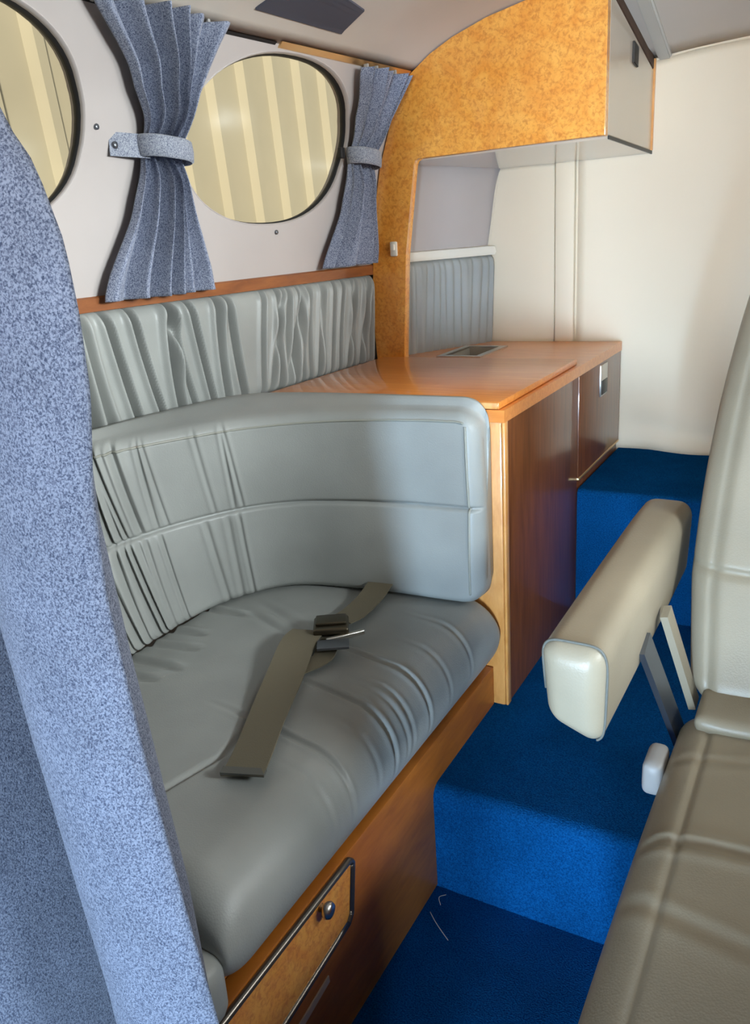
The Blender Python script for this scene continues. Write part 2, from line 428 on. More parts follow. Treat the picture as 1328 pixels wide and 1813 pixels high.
def wavy(x, z):
    b = math.exp(-((z-.50)/.075)**2)*min(max((x+.485)/.05, 0), 1)
    return max(-.005, .002*math.sin(x*9+z*4)+b*(.012*math.sin(x*22+4*z)+.010*math.sin(z*70+x*9)+.006))
sh = sheet('bulkhead_panel', -.612, .74, .500, 1.44, 'bulkhead', wavy)
tag(sh, 'large cream fabric panel on the aft bulkhead, rumpled along its bottom edge', 'wall panel')
sh = sheet('bulkhead_panel', -.885, -.672, .70, 1.233, 'bulkhead', lambda x, z: .004*math.cos((x+.766)*16))
tag(sh, 'narrow cream panel on the bulkhead behind the counter corner', 'wall panel')
box('joint_strip', (-.668, 2.148, .789), (-.618, 2.165, 1.2325), 'bulkhead', bev=.005)
tag(bpy.data.objects['joint_strip'], 'narrow pale vertical strip covering the bulkhead joint', 'trim strip')

# floors
def floorpiece(name, lo, hi, label, bev=.0):
    bm = bmesh.new(); bmesh.ops.create_cube(bm, size=1)
    for v in bm.verts: v.co = Vector([lo[i]+(hi[i]-lo[i])*(v.co[i]+.5) for i in range(3)])
    if bev:
        ed = [e for e in bm.edges if all(abs(v.co.z-hi[2]) < 1e-5 and abs(v.co.y-lo[1]) < 1e-5 for v in e.verts)]
        bmesh.ops.bevel(bm, geom=ed, offset=bev, segments=6, affect='EDGES', profile=.5)
    o = from_bm(name, bm, 'carpet', None, angle=40); tag(o, label, None, None, 'structure'); return o
floorpiece('floor', (-1.05, -1.1, -.04), (1.05, 1.03, 0), 'dark blue carpet of the sunken aisle floor')
floorpiece('floor_step', (-.522, 1.015, -.02), (1.05, 1.79, .206), 'blue carpeted step between sunken aisle and platform', .022)
floorpiece('floor_platform', (-.4935, 1.766, .1), (1.05, 2.17, .506), 'blue carpeted platform in front of the aft bulkhead', .014)

# outside: hangar wall and ground
verts = []; faces = []; pitch_ = .23; prof = [(0, 0), (.115, 0), (.138, .034), (.178, .034), (.201, 0)]
ys = []
for i in range(-22, 30):
    for a, d in prof: ys.append((i*pitch_+a, d))
for k, z in enumerate(np.linspace(-1.2, 4.2, 9)):
    for y, d in ys: verts.append((-2.5+d, y-.07*(z-1.2), z))
n = len(ys)
for k in range(8):
    for i in range(n-1): faces.append((k*n+i, k*n+i+1, (k+1)*n+i+1, (k+1)*n+i))
hw = fin('wall_outside', verts, faces, 'hangar_sheet', smooth=False)
tag(hw, 'cream corrugated metal hangar wall seen through the windows', None, None, 'structure')
so = hw.modifiers.new('s', 'SOLIDIFY'); so.thickness = .004
box('floor_outside', (-6, -8, -1.25), (6, 8, -1.2), 'concrete', bev=0)
tag(bpy.data.objects['floor_outside'], 'grey concrete ground outside the aircraft', None, None, 'structure')
# added unseen forward wall; its opening narrows the incoming daylight
bm = bmesh.new()
for lo, hi in (((-1.06, 0), (-.36, 1.6)), ((.36, 0), (1.06, 1.6)), ((-.36, 1.5), (.36, 1.6))):
    r_ = bmesh.ops.create_cube(bm, size=1)
    for v in r_['verts']: v.co = Vector((lo[0]+(hi[0]-lo[0])*(v.co.x+.5), -1.12+.03*v.co.y, lo[1]+(hi[1]-lo[1])*(v.co.z+.5)))
tag(from_bm('wall_front_added', bm, 'wall_vinyl'), 'added unseen forward wall with a doorway opening that directs the daylight', None, None, 'structure')

# ------------------------------------------------------------------ wood sill trim and pleated side pads
rings = []
for Y in np.linspace(.30, 1.818, 40):
    x0 = -1.03+taper(Y); rings.append([(x0-.03, Y, .998), (x0+.008, Y, .998), (x0+.008, Y, 1.019), (x0+.004, Y, 1.022), (x0-.03, Y, 1.022)])
o = loft('trim_3', rings, 'sill_wood'); o.data.set_sharp_from_angle(angle=.6)
tag(o, 'brown wooden sill strip between pleated pad and side wall', None, None, 'structure')

def side_pad(name, y0, y1, z0, z1, thick, cr, label, mat, xo=0.0, nu=900, nv=44):
    verts = []; faces = []; loop = []
    # section loop (d, h): front face bottom->top, over the top, down the back
    for t in np.linspace(0, 1, nv): loop.append(('f', t))
    L = nv+6
    hgt = z1-z0
    Yv = np.linspace(y0, y1, nu)
    hs = np.linspace(0, 1, nv)
    U, V = np.meshgrid(Yv, hs, indexing='ij'); D = cr(U, V)
    for i, Y in enumerate(Yv):
        def back(z): return (-1.064 if z < .99 else -1.04)+taper(Y)+.178*aft(Y)+xo
        e = min(1, min(i, nu-1-i)/10.0); e = math.sqrt(max(0, 1-(1-e)**2))
        for j, h in enumerate(hs):
            z = z0+hgt*h
            edge = min(1, min(h, 1-h)/.14); edge = math.sqrt(max(0, 1-(1-edge)**2))
            verts.append((back(z0)+.004+thick*(.35+.65*edge)*(.3+.7*e)+D[i, j]*(.25+.75*edge)*e+.012*h, Y, z))
        for h in (1.0, .8, .5, .2, 0.0): verts.append((back(z0)-.002+(.012 if h == 1 else 0), Y, z0+hgt*h))
    n = nv+5
    for i in range(nu-1):
        for k in range(n): faces.append((i*n+k, i*n+(k+1) % n, (i+1)*n+(k+1) % n, (i+1)*n+k))
    faces.append(tuple(range(n))); faces.append(tuple((nu-1)*n+k for k in range(n)))
    o = fin(name, verts, faces, mat); return tag(o, label, 'wall pad')
rnd = random.Random(3)
cr = Creases(); y = .36
while y < 1.80:
    wide = y < 1.36
    cr.add(y, lean=rnd.uniform(-.075, -.035) if wide else rnd.uniform(-.03, .045), bow=rnd.uniform(.0, .03), w=rnd.uniform(.0045, .0075) if wide else rnd.uniform(.0035, .0055),
           d=rnd.uniform(.018, .028) if wide else rnd.uniform(.011, .017))
    y += rnd.uniform(.032, .062) if wide else rnd.uniform(.020, .036)
cr.add(1.455, lean=.075, bow=.0, w=.012, d=.014)
side_pad('side_pad', .32, 1.815, .775, 1.0, .032, cr, 'grey gathered leather pad below the windows, running behind the settee', 'leather')
cr = Creases(); y = 1.85
while y < 2.14:
    cr.add(y, lean=rnd.uniform(-.01, .01), w=.006, d=.004); y += rnd.uniform(.018, .026)
side_pad('side_pad', 1.845, 2.152, .775, 1.02, .018, cr, 'grey pleated pad in the alcove behind the burl post', 'leather', .028, 220, 30)
rings = []
for Y in np.linspace(1.845, 2.152, 12):
    x0 = -1.045+.178*aft(Y); rings.append([(x0-.02, Y, 1.020), (x0+.038, Y, 1.020), (x0+.042, Y, 1.028), (x0+.038, Y, 1.042), (x0-.0, Y, 1.046), (x0-.02, Y, 1.046)])
o = loft('alcove_rail', rings, 'ivory'); o.data.set_sharp_from_angle(angle=.7)
tag(o, 'cream rail along the alcove wall above the pleated pad', 'rail')

# ------------------------------------------------------------------ galley cabinet
cab = thing('galley_cabinet', (-.77, 1.73, .206), 'low glossy brown galley cabinet with burl end panel and orange wooden top', 'cabinet')
box('end_panel', (-1.04, 1.300, .200), (-.497, 1.318, .775), 'edge_wood', cab, .004)
box('side_panel', (-.520, 1.319, .206), (-.494, 1.764, .768), 'brown_veneer', cab, .0015)
box('toe_panel', (-.520, 1.764, .206), (-.4975, 2.150, .530), 'brown_veneer', cab, .001)
dr = box('door', (-.520, 1.769, .532), (-.492, 2.150, .767), 'brown_veneer', cab, .002)
box('door_edge', (-.516, 1.769, .5265), (-.4905, 2.150, .5318), 'brass', dr, .0008)
lt = box('latch', (-.4935, 1.940, .686), (-.4885, 2.004, .762), 'chrome', dr, .002)
box('latch_recess', (-.4895, 1.946, .690), (-.4872, 1.998, .724), 'black', dr, .0008)
box('back_panel', (-.86, 2.135, .206), (-.53, 2.15, .77), 'brown_veneer', cab, .001)
box('bottom_panel', (-.87, 1.32, .206), (-.525, 2.13, .222), 'brown_veneer', cab, .001)
# worktop with basin cut-out: four strips round the hole, one mesh
def frame_slab(name, x0, x1, y0, y1, hx0, hx1, hy0, hy1, z0, z1, mat, parent):
    bm = bmesh.new()
    o_ = [(x0, y0), (x1, y0), (x1, y1), (x0, y1)]; i_ = [(hx0, hy0), (hx1, hy0), (hx1, hy1), (hx0, hy1)]
    V = {}
    for nme, pts in (('o', o_), ('i', i_)):
        for z in (z0, z1): V[nme, z] = [bm.verts.new((a, b, z)) for a, b in pts]
    for k in range(4):
        l = (k+1) % 4
        bm.faces.new((V['o', z1][k], V['o', z1][l], V['i', z1][l], V['i', z1][k]))
        bm.faces.new((V['o', z0][k], V['i', z0][k], V['i', z0][l], V['o', z0][l]))
        bm.faces.new((V['o', z0][k], V['o', z0][l], V['o', z1][l], V['o', z1][k]))
        bm.faces.new((V['i', z0][k], V['i', z1][k], V['i', z1][l], V['i', z0][l]))
    return from_bm(name, bm, mat, parent)
bx0, bx1, by0, by1 = -.865, -.775, 1.87, 2.03
# the worktop narrows aft along the tapering wall
tp = frame_slab('worktop', -1.04, -.490, 1.296, 2.150, bx0, bx1, by0, by1, .768, .790, 'counter_wood', cab)
for v in tp.data.vertices:
    w_ = v.co+cab.location
    if w_.x < -1.0 and w_.y > 2: v.co.x += .19
prism('worktop_filler', [(-1.040, 1.2965), (-1.034, 1.812), (-.95, 1.975), (-.852, 2.149), (-.8515, 2.1485)], 2, .7685, .7898, 'counter_wood', cab)
rm = frame_slab('basin_rim', bx0-.014, bx1+.014, by0-.014, by1+.014, bx0+.003, bx1-.003, by0+.003, by1-.003, .786, .7935, 'chrome', cab)
bm = bmesh.new(); r_ = bmesh.ops.create_cube(bm, size=1)
for v in bm.verts:
    k_ = 1 if v.co.z > 0 else .82
    v.co = Vector(((bx0+bx1)/2+(bx1-bx0-.004)*v.co.x*k_, (by0+by1)/2+(by1-by0-.004)*v.co.y*k_, .66+(.789-.66)*(v.co.z+.5)))
bmesh.ops.delete(bm, geom=[f for f in bm.faces if f.normal.z > .5], context='FACES')
bs = from_bm('basin', bm, 'basin', cab); md = bs.modifiers.new('s', 'SOLIDIFY'); md.thickness = .002; md.offset = -1
lid = box('lid', (-.985, 1.298, .7905), (-.500, 1.775, .8035), 'counter_wood', cab, .0025, 2)
box('lid_edge', (-.985, 1.2955, .7915), (-.502, 1.2985, .8025), 'edge_wood', lid, .0008)
box('corner_edge', (-.4965, 1.300, .206), (-.4915, 1.318, .770), 'edge_wood', cab, .0015)

# ------------------------------------------------------------------ overhead locker with its burl post
lk = thing('overhead_locker', (-.68, 1.98, 1.25), 'overhead locker with orange burl front that runs down as a post to the worktop', 'locker')
outer = [(-1.026, .790), (-1.030, .9), (-1.020, 1.026), (-1.010, 1.11), (-1.001, 1.17), (-.986, 1.236), (-.952, 1.328), (-.930, 1.368), (-.895, 1.425), (-.846, 1.455), (-.792, 1.479), (-.714, 1.503), (-.63, 1.519), (-.461, 1.536)]
inner = [(-.461, 1.25), (-.885, 1.25), (-.894, 1.246), (-.899, 1.236), (-.929, 1.041), (-.947, .790)]
prism('front_panel', outer+inner, 1, 1.815, 1.838, 'burl', lk, .0015, 1)
def slab4(name, P, Q, mat, parent, bev=.002):
    """quad P[4] joined to quad Q[4]"""
    bm = bmesh.new(); A = [bm.verts.new(p_) for p_ in P]; B = [bm.verts.new(p_) for p_ in Q]
    bm.faces.new(A); bm.faces.new(B[::-1])
    for i in range(4): bm.faces.new((A[i], B[i], B[(i+1) % 4], A[(i+1) % 4]))
    if bev: bmesh.ops.bevel(bm, geom=list(bm.edges), offset=bev, segments=2, affect='EDGES')
    return from_bm(name, bm, mat, parent, angle=40)
X0, X1 = -.461, -.438
dr = slab4('door', [(X0, 1.838, 1.252), (X1, 2.155, 1.236), (X1, 2.155, 1.405), (X0, 1.838, 1.512)], [(X0-.018, 1.838, 1.252), (X1-.018, 2.155, 1.236), (X1-.018, 2.155, 1.405), (X0-.018, 1.838, 1.512)], 'locker_laminate', lk)
slab4('top_rail', [(X0+.001, 1.838, 1.513), (X1+.001, 2.155, 1.406), (X1+.001, 2.155, 1.432), (X0+.001, 1.838, 1.538)], [(X0-.02, 1.838, 1.513), (X1-.02, 2.155, 1.406), (X1-.02, 2.155, 1.432), (X0-.02, 1.838, 1.538)], 'dark_board', lk, .001)
slab4('bottom_panel', [(-.975, 1.838, 1.246), (X0-.001, 1.838, 1.246), (X1-.001, 2.155, 1.230), (-.80, 2.155, 1.230)], [(-.975, 1.838, 1.256), (X0-.001, 1.838, 1.256), (X1-.001, 2.155, 1.240), (-.80, 2.155, 1.240)], 'locker_laminate', lk, .001)
slab4('edge_strip', [(X0, 1.838, 1.2445), (X0+.003, 1.838, 1.2445), (X1+.003, 2.155, 1.2285), (X1, 2.155, 1.2285)], [(X0, 1.838, 1.2515), (X0+.003, 1.838, 1.2515), (X1+.003, 2.155, 1.2355), (X1, 2.155, 1.2355)], 'black', dr, 0)
slab4('end_strip', [(X1-.004, 2.148, 1.236), (X1+.004, 2.148, 1.236), (X1+.004, 2.148, 1.430), (X1-.004, 2.148, 1.430)], [(X1-.004, 2.157, 1.236), (X1+.004, 2.157, 1.236), (X1+.004, 2.157, 1.430), (X1-.004, 2.157, 1.430)], 'edge_wood', lk, .001)
lx = X0+(X1-X0)*(2.0-1.838)/.317
slab4('latch', [(lx-.002, 1.985, 1.402), (lx-.000, 2.018, 1.396), (lx-.000, 2.018, 1.436), (lx-.002, 1.985, 1.444)], [(lx+.004, 1.985, 1.402), (lx+.006, 2.018, 1.396), (lx+.006, 2.018, 1.436), (lx+.004, 1.985, 1.444)], 'black', dr, .001)
ck = thing('coat_clip', (-.958, 1.813, 1.06), 'small cream clip on the burl post', 'clip')
box('plate', (-.968, 1.808, 1.038), (-.950, 1.816, 1.072), 'ivory', ck, .003)
box('catch', (-.964, 1.802, 1.052), (-.954, 1.809, 1.066), 'ivory', ck, .002)
# cove strip on the headliner beside the locker, and the ceiling pad
slab4('ceiling_rail', [(-.430, 1.82, 1.528), (-.400, 1.82, 1.529), (-.400, 2.157, 1.424), (-.430, 2.157, 1.424)], [(-.430, 1.82, 1.55), (-.400, 1.82, 1.55), (-.400, 2.157, 1.45), (-.430, 2.157, 1.45)], 'aft_ceiling', None, .004)
tag(bpy.data.objects['ceiling_rail'], 'pale rail on the headliner alongside the overhead locker', 'rail')
# dark cloth panel on the headliner (follows its curve)
cz = lambda x: float(np.interp(x, [a for a, b in CEIL], [b for a, b in CEIL]))
vt = []; P4 = [(-.897, 1.255), (-.880, 1.500), (-.822, 1.490), (-.800, 1.285)]
rings = []
for t in np.linspace(0, 1, 8):
    a = np.array(P4[0])*(1-t)+np.array(P4[3])*t; b = np.array(P4[1])*(1-t)+np.array(P4[2])*t
    rings.append([a, b])
top_ = []; bot_ = []
verts = []; faces = []
for i, (a, b) in enumerate(rings):
    for q in (a, b):
        xo = q[0]-taper(q[1])*-1*0
        z = cz(min(q[0]-taper(q[1]), 0)) ; verts += [(q[0], q[1], z-.003), (q[0], q[1], z+.004)]
for i in range(7):
    a = i*4
    faces += [(a, a+2, a+6, a+4), (a+1, a+5, a+7, a+3), (a, a+4, a+5, a+1), (a+2, a+3, a+7, a+6)]
faces += [(0, 1, 3, 2), (28, 30, 31, 29)]
o = fin('ceiling_patch', verts, faces, 'vent_cloth', smooth=False); tag(o, 'dark slate rectangular patch on the grey headliner above the windows', 'panel')

# ------------------------------------------------------------------ settee
st = thing('settee_base', (-.77, .84, 0), 'varnished wooden settee base with a framed burl door under the seat', 'settee')
box('front_panel', (-.545, .432, .002), (-.520, 1.298, .286), 'base_wood', st, .002)
box('end_panel', (-1.0, .432, .002), (-.546, .450, .284), 'base_wood', st, .002)
box('deck', (-1.0, .451, .264), (-.546, 1.297, .286), 'base_wood', st, .002)
# framed door: clipped corner outline in (Y, Z)
out_l = [(.432, .280), (.742, .280), (.750, .272), (.736, .196), (.726, .186), (.432, .158)]
def inset(pts, d):
    n = len(pts); R_ = []
    for i in range(n):
        p0, p1, p2 = Vector(pts[i-1]), Vector(pts[i]), Vector(pts[(i+1) % n])
        n1 = (p1-p0).normalized(); n2 = (p2-p1).normalized(); a = Vector((n1.y, -n1.x)); b = Vector((n2.y, -n2.x))
        m_ = (a+b).normalized(); R_.append(tuple(p1+m_*d/max(.3, m_.dot(a))))
    return R_
dr = prism('door', inset(out_l, .004), 0, -.522, -.5145, 'burl', st, .001, 1)
loop = [(-.5145, y, z) for y, z in smooth_path([(y, z, 0) for y, z in out_l], 6*14, True)[:, :2]]
pl_ = []
for i in range(6):
    a, b = out_l[i], out_l[(i+1) % 6]
    for t in np.linspace(0, 1, 10, endpoint=False): pl_.append((-.5155, a[0]+(b[0]-a[0])*t, a[1]+(b[1]-a[1])*t))
tube('door_trim', pl_, .0052, 'edge_trim', dr, 8, True)
# clear round door knob on a short stem
def lathe(name, prof_, mat, parent, origin, axis='x', n=24):
    rings = []
    for d, r in prof_:
        rings.append([(origin[0]+d, origin[1]+r*math.cos(2*math.pi*k/n), origin[2]+r*math.sin(2*math.pi*k/n)) if axis == 'x' else
                      (origin[0]+r*math.cos(2*math.pi*k/n), origin[1]+r*math.sin(2*math.pi*k/n), origin[2]+d) for k in range(n)])
    return loft(name, rings, mat, parent)
lathe('knob', [(0, .006), (.006, .005), (.008, .010), (.012, .012), (.017, .010), (.019, .004)], 'chrome', dr, (-.515, .668, .266))
prism('nameplate', [(.40+.17, .128), (.675, .141), (.676, .129), (.57, .114)], 0, -.5205, -.518, 'plate', st, .0005, 1)

# seat cushion: section in X-Z swept along Y
rnd = random.Random(11)
cr = Creases()
for y, w, d, v0 in ((1.17, .005, .0022, .6), (1.08, .005, .002, .66), (.995, .0045, .0055, .40), (.945, .0045, .003, .62), (.925, .004, .003, .66), (.885, .0045, .0060, .46), (.842, .005, .0022, .66),
                    (.765, .0045, .0050, .38), (.715, .005, .002, .66)):
    cr.add(y+.03, lean=rnd.uniform(-.03, -.01), bow=-.035, w=w, d=d*.85, v0=v0, v1=1.04, f=.25)
for y in (.72, .755, .795, .845, .90, .955, 1.05):
    cr.add(y, lean=rnd.uniform(-.03, .03), w=.008, d=.0065, v0=-.05, v1=rnd.uniform(.14, .24), f=.08)
for y in (1.1, 1.14):
    cr.add(y, lean=-.25, bow=.0, w=.009, d=.003, v0=.1, v1=.6, f=.15)
YA, YB = .482, 1.296; XR, XF = -1.0, -.500; ZB, ZT = .287, .436
nu = 380; Yv = np.linspace(0, 1, nu); rings = []
# section stations
front = []
R = .075
for t in np.linspace(0, 1, 150): front.append((XR+(XF-R-XR)*t, ZT, 'top', t))
for a in np.linspace(0, 1, 36)[1:]:
    an = math.pi*a; front.append((XF-R+R*math.sin(an), (ZT+ZB)/2+(ZT-ZB)/2*math.cos(an), 'nose', a))
for t in np.linspace(0, 1, 14)[1:]: front.append((XF-R+(XR-XF+R)*t, ZB, 'bot', t))
front.append((XR, (ZT+ZB)/2, 'rear', 0))
FX = np.array([f_[0] for f_ in front]); FZ = np.array([f_[1] for f_ in front])
s_ = np.r_[0, np.cumsum(np.hypot(np.diff(FX), np.diff(FZ)))]
vpar = s_/s_[150+20]      # 0 at the rear, 1 a little under the nose
nx = np.gradient(FZ)*-1; nz = np.gradient(FX)
NX = []; NZ = []
for (x, z, k, t) in front:
    if k == 'top': NX.append(0); NZ.append(1)
    elif k == 'nose': NX.append(math.sin(math.pi*t)); NZ.append(math.cos(math.pi*t))
    elif k == 'bot': NX.append(0); NZ.append(-1)
    else: NX.append(-1); NZ.append(0)
NX = np.array(NX); NZ = np.array(NZ)
msk = np.array([1.0 if k in ('top',) else (1.0 if (k == 'nose' and t < .85) else 0.0) for (_, _, k, t) in front])
for i, u in enumerate(Yv):
    Y = YA+(YB-YA)*u
    e = min((Y-YA)/.05, (YB-Y)/.022, 1.0); e = max(e, 0); k = math.sqrt(max(0, 1-(1-e)**2))
    ctr_x, ctr_z = (XR+XF)/2, (ZT+ZB)/2
    zsc = .35+.65*k; xs = 1-.03*(1-k)
    puff = .012*math.sin(math.pi*min(max((Y-YA)/(YB-YA), 0), 1))
    d = cr(np.full_like(vpar, Y), vpar)*msk*k
    # curved piped seam crossing the seat
    xsm = float(np.interp(Y, [.45, .59, .64, .69, .74, .78, .83, .90], [-.72, -.695, -.681, -.668, -.673, -.69, -.712, -.74]))
    sm = np.exp(-((FX-xsm)/.0045)**2)*np.clip((.90-Y)/.10, 0, 1)*msk*np.array([1.0 if k_ == 'top' else 0 for (_, _, k_, _t) in front])
    d = d-sm*.006*k
    xx = (ctr_x+(FX-ctr_x)*xs)+NX*d; zz = ctr_z+(FZ-ctr_z)*zsc+NZ*d
    tm = np.array([math.sin(math.pi*min(1, t))*1.0 if k_ == 'top' else 0 for (_, _, k_, t) in front])
    zz = zz+puff*tm
    rings.append(np.stack([xx, np.full_like(xx, Y), zz], 1))
o = loft('seat_cushion', rings, 'leather'); tag(o, 'long grey leather settee seat cushion with gathered front roll', 'cushion')

# low bolster in front of the settee's open end
pad('end_bolster', (-.96, .434, .287), (-.505, .488, .372), .022, 'leather', None, (0.002, .004, .006), (24, 8, 10))
tag(bpy.data.objects['end_bolster'], 'small pale leather bolster against the settee seat by the hanging curtain', 'cushion')

# curved back cushion: swept section between plan paths
NU = 640
Fb = smooth_path([(-.515, 1.236), (-.593, 1.230), (-.687, 1.226), (-.757, 1.218), (-.852, 1.203), (-.911, 1.173), (-.947, 1.126), (-.974, 1.070), (-.988, 1.0), (-.991, .908), (-.989, .813), (-.989, .6), (-.989, .455)], NU)
Fm = smooth_path([(-.515, 1.240), (-.60, 1.236), (-.674, 1.229), (-.781, 1.207), (-.870, 1.171), (-.940, 1.105), (-.995, 1.0), (-1.022, .90), (-1.035, .80), (-1.045, .65), (-1.045, .455)], NU)
Ft = smooth_path([(-.522, 1.248), (-.628, 1.243), (-.728, 1.222), (-.807, 1.190), (-.873, 1.145), (-.932, 1.083), (-.990, .99), (-1.030, .90), (-1.046, .80), (-1.055, .65), (-1.055, .455)], NU)
Rr = smooth_path([(-.515, 1.2935), (-.62, 1.2935), (-.80, 1.2935), (-.92, 1.290), (-.99, 1.275), (-1.035, 1.235), (-1.056, 1.16), (-1.070, 1.06), (-1.077, .95), (-1.081, .80), (-1.081, .6), (-1.081, .455)], NU)
cr1 = Creases(); rnd = random.Random(5)
tot = np.linalg.norm(np.diff(Fm, axis=0), axis=1).sum()
def zone(a, b, step, w, d, lean):
    u = a
    while u < b:
        L = rnd.uniform(*lean)
        cr1.add(u, lean=L, bow=rnd.uniform(-.02, .02), w=rnd.uniform(*w), d=rnd.uniform(*d), v0=.50, v1=1.02, f=.06)
        cr1.add(u+rnd.uniform(-.01, .01)+.02, lean=L*1.1, bow=rnd.uniform(-.02, .02), w=rnd.uniform(*w), d=rnd.uniform(*d), v0=-.05, v1=.52, f=.06)
        u += rnd.uniform(*step)
# u in metres from the cabinet end
zone(.63, 1.10, (.015, .025), (.0034, .0055), (.006, .0115), (.012, .045))
zone(.44, .51, (.018, .030), (.003, .005), (.002, .0036), (.005, .04))
zone(.58, .63, (.016, .026), (.0034, .005), (.003, .005), (.012, .04))
ZB2, ZT2 = .437, .797
nf = 128; rings = []
hs = np.linspace(0, 1, nf); U = np.linspace(0, tot, NU)
D = cr1(np.repeat(U[:, None], nf, 1), np.repeat(hs[None, :], NU, 0))
for i in range(NU):
    f0, f1, f2, rr_ = Fb[i], Fm[i], Ft[i], Rr[i]
    e = min(min(i, NU-1-i)/13.0, 1); k = math.sqrt(max(0, 1-(1-e)**2))
    ring = []; ztop = ZT2
    ue = min(min(U[i], U[-1]-U[i])/.042, 1); vin = .034*(1-math.sqrt(max(0, 1-(1-ue)**2)))
    q = np.clip(np.linspace(0, 1, nf), 0, 1)
    nrm = np.array([f1[0]-rr_[0], f1[1]-rr_[1]]); th = np.linalg.norm(nrm); nrm = nrm/th
    for j, h in enumerate(q):
        # quadratic through bottom / seam / top plan points
        a = f0*(1-h)*(1-2*h)+f1*4*h*(1-h)+f2*h*(2*h-1)
        ed = min(h/.055, (1-h)/.065, 1); ed = math.sqrt(max(0, 1-(1-ed)**2))
        back_ = (1-ed)*.032
        seam = -.011*math.exp(-((h-.52)/.0085)**2)+.004*math.sin(math.pi*min(1, max(0, (h/.52 if h < .52 else (h-.52)/.48))))
        stitch = 0
        d = max(D[i, j]*ed*k+seam*k-back_-(1-k)*.030, -.88*th)
        ring.append((a[0]+nrm[0]*d, a[1]+nrm[1]*d, ZB2+vin+(ztop-ZB2-2*vin)*h))
    ft_ = np.array(ring[-1])
    for t in (.15, .35, .6, .82, .95): 
        p_ = ft_*(1-t)+np.array([rr_[0], rr_[1], ztop-vin])*t; p_[2] = ring[-1][2]+.006*math.sin(math.pi*t)*k-.010*max(0, t-.8)/.2; ring.append(tuple(p_))
    for h in (.9, .6, .3, .05): ring.append((rr_[0], rr_[1], ZB2+vin+(ztop-ZB2-2*vin)*h))
    rings.append(ring)
bc = loft('back_cushion', rings, 'leather'); tag(bc, 'curved grey leather back cushion wrapping the settee corner, gathered by the wall', 'cushion')
# piping along the top front edge and round the free end
pp = []
for i in range(14, NU-14): pp.append(tuple(np.array(rings[i][nf-8])+np.array([0, 0, .001])))
tube('piping', pp, .0022, 'piping', bc, 6)
pe = [rings[12][j] for j in range(8, nf-8)]
tube('piping', pe, .0024, 'piping', bc, 6)

# ------------------------------------------------------------------ seat belt lying on the settee
sb = thing('seat_belt', (-.68, .95, .45), 'unfastened olive seat belt with metal buckle lying across the settee seat', 'seat belt')
zt = .4505
a = smooth_path([(-.715, 1.222, zt+.012), (-.710, 1.17, zt+.004), (-.705, 1.10, zt+.005), (-.706, 1.055, zt+.012)], 16)
ribbon('strap', a.tolist(), (0, 0, 1), .050, .002, 'belt', sb)
a = smooth_path([(-.735, 1.005, zt+.012), (-.722, .955, zt+.016), (-.690, .87, zt+.008), (-.655, .78, zt+.004), (-.622, .70, zt+.001), (-.606, .655, zt-.001)], 30)
ups = [Vector((.15*math.sin(i/5), 0, 1)) for i in range(30)]
ribbon('strap_end', a.tolist(), ups, .058, .002, 'belt', sb)
ribbon('hem', a[-2:].tolist(), (0, 0, 1), .0585, .004, 'stitch', sb)
a = smooth_path([(-.70, 1.03, zt+.004), (-.685, .985, zt+.003), (-.672, .945, zt+.002), (-.69, .90, zt+.001)], 14)
ribbon('lower_strap', a.tolist(), (0, 0, 1), .035, .002, 'belt', sb)
def rot_box(name, lo, hi, c, rz, rx, mat, parent, bev=.002):
    o = box(name, lo, hi, mat, None, bev, 3)
    R_ = Matrix.Translation(Vector(c)) @ Matrix.Rotation(rz, 4, 'Z') @ Matrix.Rotation(rx, 4, 'X')
    o.data.transform(Matrix.Translation(-parent_world(parent)) @ R_); o.parent = parent; return o
bk = rot_box('buckle', (-.030, -.032, -.004), (.030, .032, .008), (-.705, 1.030, zt+.014), .55, -.10, 'buckle', sb, .004)
rot_box('buckle_flap', (-.026, -.016, .008), (.026, .026, .013), (-.705, 1.030, zt+.014), .55, -.10, 'buckle', bk, .002)
rot_box('tongue', (-.026, -.062, -.002), (.026, -.030, .003), (-.690, 1.012, zt+.013), .55, -.05, 'steel', bk, .001)
rot_box('pin', (-.034, -.004, -.003), (.034, .004, .005), (-.668, 1.015, zt+.010), .9, 0, 'chrome', bk, .002)

